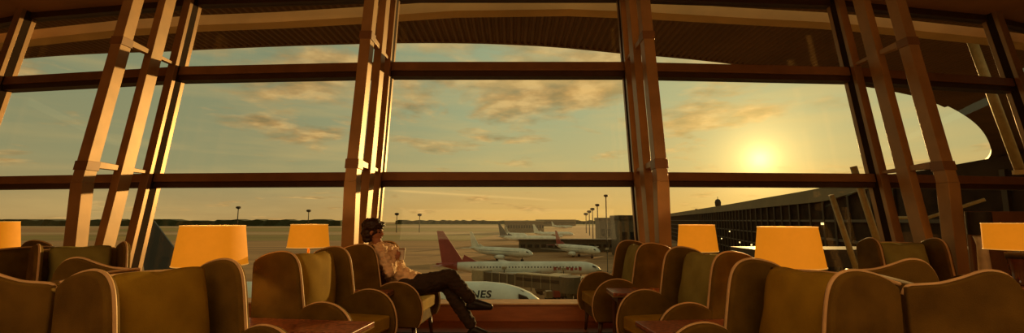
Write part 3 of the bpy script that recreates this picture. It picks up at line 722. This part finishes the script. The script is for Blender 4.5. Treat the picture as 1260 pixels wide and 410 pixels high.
# ------------------------------------------------------------------ tables
def table(x0, x1, y0, y1, h, label, rz=0):
    cx, cy = (x0+x1)/2, (y0+y1)/2; t = empty('side_table', (cx, cy, 0), rz); tag(t, label, 'table', 'low tables between the armchairs')
    hx, hy = (x1-x0)/2, (y1-y0)/2
    bm = B(); box(bm, -hx, hx, -hy, hy, h-.03, h); obj('tabletop', bm, 'table_top', t, bevel=.006)
    bm = B(); box(bm, -hx, hx, -hy, hy, h-.042, h-.03); obj('edge_band', bm, 'brass', t)
    bm = B(); box(bm, -hx+.05, hx-.05, -hy+.04, hy-.04, h-.10, h-.042); obj('apron_frame', bm, 'wood_dark', t)
    for sx in (-1, 1):
        for sy in (-1, 1): bm = B(); tube(bm, [(sx*(hx-.06), sy*(hy-.05), 0), (sx*(hx-.07), sy*(hy-.06), h-.10)], .014, 8, .022); obj('leg', bm, 'wood_dark', t)
    return t
table(-2.42, -1.03, 3.20, 3.56, .56, 'table with speckled red-brown top between first and second left armchairs', R(-8))
table(-2.30, -1.20, 4.53, 4.74, .60, 'small table between the second left armchair and the seated person')
table(.90, 2.25, 3.10, 3.46, .58, 'table with speckled red-brown top between first and second right armchairs', R(6))
table(.98, 2.20, 4.52, 4.86, .60, 'red-brown table between the second and farthest right armchairs')

# ------------------------------------------------------------------ lamps
def lamp(x, y, z, rt, rb, z0, z1, label, power=7, kind='taper'):
    t = empty('table_lamp', (x, y, z)); tag(t, label, 'lamp', 'table lamps in the lounge')
    z0 -= z; z1 -= z
    if kind == 'taper':
        bm = B(); lathe(bm, [(.09, 0), (.09, .015), (.02, .03), (.015, z0*.4), (.03, z0*.55), (.015, z0*.7), (.012, z0+.05)], 16); obj('base', bm, 'brass', t, smooth=True)
    elif kind == 'glass':
        bm = B(); lathe(bm, [(.07, 0), (.075, .02), (.065, .04), (.085, z0-.07), (.088, z0-.06), (.05, z0-.04)], 20); obj('base', bm, 'lamp_glass', t, smooth=True)
        bm = B(); lathe(bm, [(.088, z0-.09), (.09, z0-.03), (.03, z0-.02), (.012, z0+.05)], 16); obj('collar', bm, 'shade_dark', t, smooth=True)
    else:
        bm = B(); lathe(bm, [(.06, 0), (.07, .02), (.055, .10), (.062, .18), (.05, z0-.12), (.075, z0-.02), (.02, z0), (.012, z0+.05)], 20); obj('base', bm, 'vase_pale', t, smooth=True)
    m = 'shade_dark' if kind == 'dark' else 'shade'
    bm = B(); n = 40
    prof = [(rb, z0), (rt, z1), (rt-.004, z1), (rb-.004, z0)]
    rings = [[bm.verts.new((r*math.cos(k*2*PI/n), r*math.sin(k*2*PI/n), zz_)) for k in range(n)] for r, zz_ in prof]
    for a in range(4):
        A_, B_ = rings[a], rings[(a+1) % 4]
        for k in range(n): bm.faces.new([A_[k], A_[(k+1) % n], B_[(k+1) % n], B_[k]])
    sh = obj('lamp_shade', bm, m, t, smooth=False)
    for p in sh.data.polygons: p.use_smooth = True
    sh.data.shade_smooth() if hasattr(sh.data, 'shade_smooth') else None
    md = sh.modifiers.new('e', 'EDGE_SPLIT'); md.split_angle = R(40)
    if kind != 'dark':
        for r, zz_ in ((rb, z0), (rt, z1)):
            bm = B(); tube(bm, [((r)*math.cos(k*2*PI/n), (r)*math.sin(k*2*PI/n), zz_) for k in range(n+1)], .004, 6); obj('shade_trim', bm, 'shade_trim', sh)
        bm = B(); lathe(bm, [(.012, z0+.06), (.03, z0+.11), (.03, z0+.13), (.012, z0+.16)], 10); obj('bulb', bm, 'lamp_on', t, smooth=True)
        l = bpy.data.lights.new('bulb_light', 'POINT'); l.energy = power; l.color = (1, .55, .18); l.shadow_soft_size = .05
        lo = bpy.data.objects.new('bulb_light', l); COL.objects.link(lo); lo.parent = t; lo.location = (0, 0, z1-.05)
def lampat(px, y0px, y1px, D, wt, wb, ztable, label, power=7, kind='taper'):
    a = at(px, y1px, D); b = at(px, y0px, D)
    lamp(a.x, D, ztable, wt/2*D/F, wb/2*D/F, b.z, a.z, label, power, kind)
lampat(263, 326, 278, 3.42, 68, 79, .56, 'large glowing tapered lamp behind the nearest left armchair')
lampat(381, 304, 276.5, 4.635, 42, 48, .60, 'small glowing tapered lamp beside the left column')
lampat(968, 328, 279.5, 3.28, 64, 76, .58, 'large glowing tapered lamp behind the nearest right armchair')
lampat(857, 309, 277, 4.69, 41, 47, .60, 'small glowing tapered lamp right of the right column')
# corner tables with lamps
def round_table(x, y, h, label):
    t = empty('round_table', (x, y, 0)); tag(t, label, 'table')
    bm = B(); lathe(bm, [(.30, h-.03), (.31, h-.015), (.30, h)], 28); obj('tabletop', bm, 'table_top', t)
    bm = B(); lathe(bm, [(.2, 0), (.2, .015), (.03, .04), (.025, h-.03)], 20); obj('pedestal', bm, 'wood_dark', t, smooth=True)
a = at(1247, 307, 4.6); round_table(a.x+.06, 4.6, .66, 'round table under the lit drum lamp at the right edge')
lampat(1247, 307, 275, 4.6, 57, 58, .66, 'lit drum lamp with dark glass base at the right edge', 5, 'glass')
a = at(1203.5, 288, 5.45); round_table(a.x-.0, 5.6, .5, 'round table under the unlit lamp')
lampat(1203.5, 289, 261, 5.6, 23, 24, .5, 'unlit lamp with small dark shade on a pale vase base', 0, 'dark')
a = at(-4, 307, 6.1); round_table(a.x, 6.1, .60, 'round table under the lamp at the left edge')
lampat(-4, 306, 273, 6.1, 40, 46, .60, 'lit lamp at the left edge of the lounge', 5)
# added panel standing in for a reddish reflection behind the corner lamp
sc_o = empty('reflection_panel', (7.0, 6.2, 0)); tag(sc_o, 'low dark reddish panel for a reflection behind the right corner lamps', 'reflection panel')
bm = B(); box(bm, -.85, 2.6, -.03, .03, .06, 1.42); obj('panel', bm, 'transom', sc_o, bevel=.01)
for x in (-.8, 2.5): bm = B(); box(bm, x-.03, x+.03, -.2, .2, 0, .06); obj('foot', bm, 'wood_dark', sc_o)

# ------------------------------------------------------------------ person
def skin(vs, es, voxel=.008, extra=None, sm=2, wr=0):
    # union of tapered limbs: capsules fused by voxel remesh into one surface
    bm = B()
    def ball(c, r, sx=(1, 1, 1)):
        bmesh.ops.create_icosphere(bm, subdivisions=2, radius=1, matrix=Matrix.Translation(c) @ Matrix.Diagonal((r*sx[0], r*sx[1], r*sx[2], 1)))
    for k, (p, r) in vs.items(): ball(Vector(p), r)
    for a, b in es:
        pa, ra = vs[a]; pb, rb = vs[b]; pa, pb = Vector(pa), Vector(pb); d = (pb-pa)
        if d.length < 1e-5: continue
        n = max(2, int(d.length/(min(ra, rb)*.6))); n = min(n, 14)
        tube(bm, [pa+d*k/n for k in range(n+1)], [lerp(ra, rb, k/n) for k in range(n+1)], 14)
    for c, r, s, rot in (extra or []):
        bmesh.ops.create_icosphere(bm, subdivisions=3, radius=1, matrix=Matrix.Translation(c) @ rot.to_4x4() @ Matrix.Diagonal((s[0], s[1], s[2], 1)))
    me = bpy.data.meshes.new('t'); bm.to_mesh(me); bm.free()
    o = bpy.data.objects.new('t', me); COL.objects.link(o)
    m = o.modifiers.new('r', 'REMESH'); m.mode = 'VOXEL'; m.voxel_size = voxel; m.use_smooth_shade = True
    m = o.modifiers.new('s', 'SMOOTH'); m.factor = .5; m.iterations = sm
    out = bpy.data.meshes.new_from_object(o.evaluated_get(bpy.context.evaluated_depsgraph_get()))
    if wr:
        from mathutils import noise
        nr_ = [v.normal.copy() for v in out.vertices]
        for v, n_ in zip(out.vertices, nr_): v.co += n_*wr*(noise.noise(Vector((v.co.x*22, v.co.y*14, v.co.z*34)))+.5*noise.noise(v.co*55))
    bpy.data.objects.remove(o); return out
PY = 5.13
def pp(px, py, y=PY): return at(px, py, y)
I3 = Matrix.Identity(3)
hip = Vector((-1.17, PY, .585)); neck = pp(466, 301); sh_n = pp(468, 308, PY-.17); sh_f = pp(469, 307, PY+.17)
waist = lerp(hip, neck, .33)+Vector((-.02, 0, 0)); chest = lerp(hip, neck, .72)+Vector((.02, 0, .0))
head = pp(460.5, 284.5)
cupc = pp(494.5, 313.5, PY-.06)
el_n = pp(480, 335, PY-.24); el_f = pp(484, 333, PY+.2)
wr_n = cupc+Vector((-.075, -.055, -.045)); wr_f = cupc+Vector((-.07, .075, -.05))
hipn = hip+Vector((.02, -.09, -.01)); hipf = hip+Vector((.02, .09, -.01))
# near leg foot on floor, far leg crossed over it
kn1 = Vector((-.74, PY+.06, .60)); an1 = pp(583, 396, PY+.04); an1.z = .115
kn2 = pp(554, 341, PY-.06); an2 = pp(582, 371, PY-.02)
toe1 = an1+Vector((.17, -.02, -.075)); toe2 = an2+Vector((.165, -.02, -.055))
Rh = Matrix.Rotation(R(10), 3, 'Y')
body_v = {'pelvis': (hip, .115), 'hn': (hipn, .085), 'hf': (hipf, .085), 'waist': (waist, .10), 'chest': (chest, .12), 'neck': (neck, .05), 'hd': (head+Vector((-.01, 0, -.03)), .05),
     'sn': (sh_n, .05), 'sf': (sh_f, .05), 'en': (el_n, .036), 'ef': (el_f, .036), 'wn': (wr_n, .024), 'wf': (wr_f, .024),
     'k1': (kn1, .055), 'a1': (an1, .035), 't1': (toe1, .03), 'k2': (kn2, .055), 'a2': (an2, .035), 't2': (toe2, .03)}
body_e = [('pelvis', 'waist'), ('waist', 'chest'), ('chest', 'neck'), ('neck', 'hd'), ('chest', 'sn'), ('chest', 'sf'), ('sn', 'en'), ('en', 'wn'), ('sf', 'ef'), ('ef', 'wf'),
     ('pelvis', 'hn'), ('pelvis', 'hf'), ('hn', 'k1'), ('k1', 'a1'), ('a1', 't1'), ('hf', 'k2'), ('k2', 'a2'), ('a2', 't2')]
# crossed leg comes from the near hip
body_e[12] = ('hf', 'k1'); body_e[15] = ('hn', 'k2')
# hands: palm and five fingers each, closed round the cup
def hand(s, wr):
    pal = cupc+Vector((-.045, s*.035, -.02)); body_v['pal%d' % s] = (pal, .022)
    body_e.append(('wn' if s < 0 else 'wf', 'pal%d' % s))
    for k in range(4):
        z = .028-.019*k; ln = (1.0, 1.08, 1.0, .82)[k]; prev = 'pal%d' % s
        for j, a_ in enumerate((165, 142, 118, 94)):
            aa = R(180-(180-a_)*ln*.9); p = cupc+Vector((math.cos(aa)*.045, s*math.sin(aa)*.045, z))
            key = 'f%d_%d_%d' % (s, k, j); body_v[key] = (p, .0095-.0008*j); body_e.append((prev, key)); prev = key
    prev = 'pal%d' % s
    for j, (a_, z) in enumerate(((205, .015), (215, .042), (190 if s < 0 else 170, .060))):
        aa = R(a_); p = cupc+Vector((math.cos(aa)*.050, s*math.sin(aa)*.050, z-.01)); key = 'th%d_%d' % (s, j); body_v[key] = (p, .0105-.001*j); body_e.append((prev, key)); prev = key
hand(-1, wr_n); hand(1, wr_f)
HF = Rh
def hp(x, y, z): return head+HF @ Vector((x, y, z))
headx = [(hp(-.012, 0, .02), 1, (.098, .076, .098), HF), (hp(.030, 0, -.035), 1, (.060, .058, .072), HF), (hp(.066, 0, -.095+.005), 1, (.026, .030, .020), HF),
         (hp(.094, 0, -.018), 1, (.020, .012, .022), HF), (hp(.084, 0, .020), 1, (.012, .040, .012), HF), (hp(.083, 0, -.054), 1, (.014, .022, .012), HF),
         (hp(-.005, -.078, -.015), 1, (.018, .008, .030), HF), (hp(-.005, .078, -.015), 1, (.018, .008, .030), HF)]
PR = empty('person', (hip.x, PY, 0)); tag(PR, 'person in cream shirt and dark trousers sitting with legs crossed, holding a cup', 'person')
keep(obj('body', skin(body_v, body_e, .006, headx), 'skin'), PR)
for s in (-1, 1):
    bm = B(); bmesh.ops.create_icosphere(bm, subdivisions=2, radius=.009, matrix=Matrix.Translation(hp(.073, s*.032, .002))); keep(obj('eye', bm, 'eye', smooth=True), PR)
    bm = B(); tube(bm, [hp(.074, s*.05, .022), hp(.086, s*.034, .030), hp(.090, s*.016, .026)], .004, 6); keep(obj('eyebrow', bm, 'hair', smooth=True), PR)
bm = B(); bmesh.ops.create_icosphere(bm, subdivisions=2, radius=1, matrix=Matrix.Translation(hp(.094, 0, -.056)) @ Matrix.Diagonal((.008, .022, .007, 1))); keep(obj('lips', bm, 'lips', smooth=True), PR)
hairx = [(hp(-.030, 0, .040), 1, (.118, .100, .106), HF), (hp(-.055, 0, -.03), 1, (.082, .090, .105), HF), (hp(.03, 0, .088), 1, (.070, .075, .035), HF), (hp(-.05, -.045, -.075), 1, (.055, .045, .065), HF), (hp(-.05, .045, -.075), 1, (.055, .045, .065), HF),
         (hp(-.085, 0, .06), 1, (.05, .06, .06), HF)]
keep(obj('hair', skin({}, [], .007, hairx, 3, wr=.014), 'hair'), PR)
tv = {'p': (hip+Vector((-.01, 0, .06)), .125), 'w': (waist, .125), 'c': (chest, .142), 'n': (lerp(chest, neck, .80), .066), 'sn': (sh_n, .070), 'sf': (sh_f, .070), 'en': (el_n, .058), 'ef': (el_f, .058),
      'mn': (lerp(el_n, wr_n, .98), .036), 'mf': (lerp(el_f, wr_f, .98), .036), 'h1': (hip+Vector((.09, -.08, .06)), .085), 'h2': (hip+Vector((.09, .08, .06)), .085)}
te = [('p', 'w'), ('w', 'c'), ('c', 'n'), ('c', 'sn'), ('c', 'sf'), ('sn', 'en'), ('sf', 'ef'), ('en', 'mn'), ('ef', 'mf'), ('p', 'h1'), ('p', 'h2')]
keep(obj('shirt', skin(tv, te, .009, wr=.016), 'shirt'), PR)
bm = B(); c_ = lerp(chest, neck, .86); tube(bm, [c_+Vector((math.cos(k*PI/8)*.062, math.sin(k*PI/8)*.075, -.012*math.cos(k*PI/8))) for k in range(17)], .014, 8); keep(obj('collar', bm, 'shirt', smooth=True), PR)
qv = {'p': (hip+Vector((0, 0, -.015)), .130), 'hn': (hipn, .115), 'hf': (hipf, .110), 'k1': (kn1, .085), 'k2': (kn2, .090), 'a1': (lerp(kn1, an1, .88), .066), 'a2': (lerp(kn2, an2, .88), .066)}
qe = [('p', 'hn'), ('p', 'hf'), ('hf', 'k1'), ('hn', 'k2'), ('k1', 'a1'), ('k2', 'a2')]
keep(obj('trousers', skin(qv, qe, .010, wr=.010), 'trousers'), PR)
for an, toe in ((an1, toe1), (an2, toe2)):
    d = (toe-an).normalized(); heel = an-Vector((.035, 0, .055 if an is an1 else .05))
    sv = {'h': (heel, .046), 'a': (an+Vector((0, 0, -.01)), .046), 'm': (lerp(an, toe, .55)+Vector((0, 0, -.005)), .046), 't': (toe+Vector((.02, 0, 0)), .036)}
    keep(obj('shoe', skin(sv, [('h', 'a'), ('a', 'm'), ('m', 't'), ('h', 't')], .007), 'shoe'), PR)
cp_ = empty('drinking_cup', cupc-Vector((0, 0, .055))); tag(cp_, 'small white cup held in the hands of the seated person', 'cup')
bm = B(); lathe(bm, [(.028, 0), (.038, .112)], 20); obj('cup_body', bm, 'cup', cp_, smooth=False)
bm = B(); lathe(bm, [(.040, .110), (.040, .118), (.035, .122), (.035, .128)], 20); obj('lid', bm, 'lid', cp_)
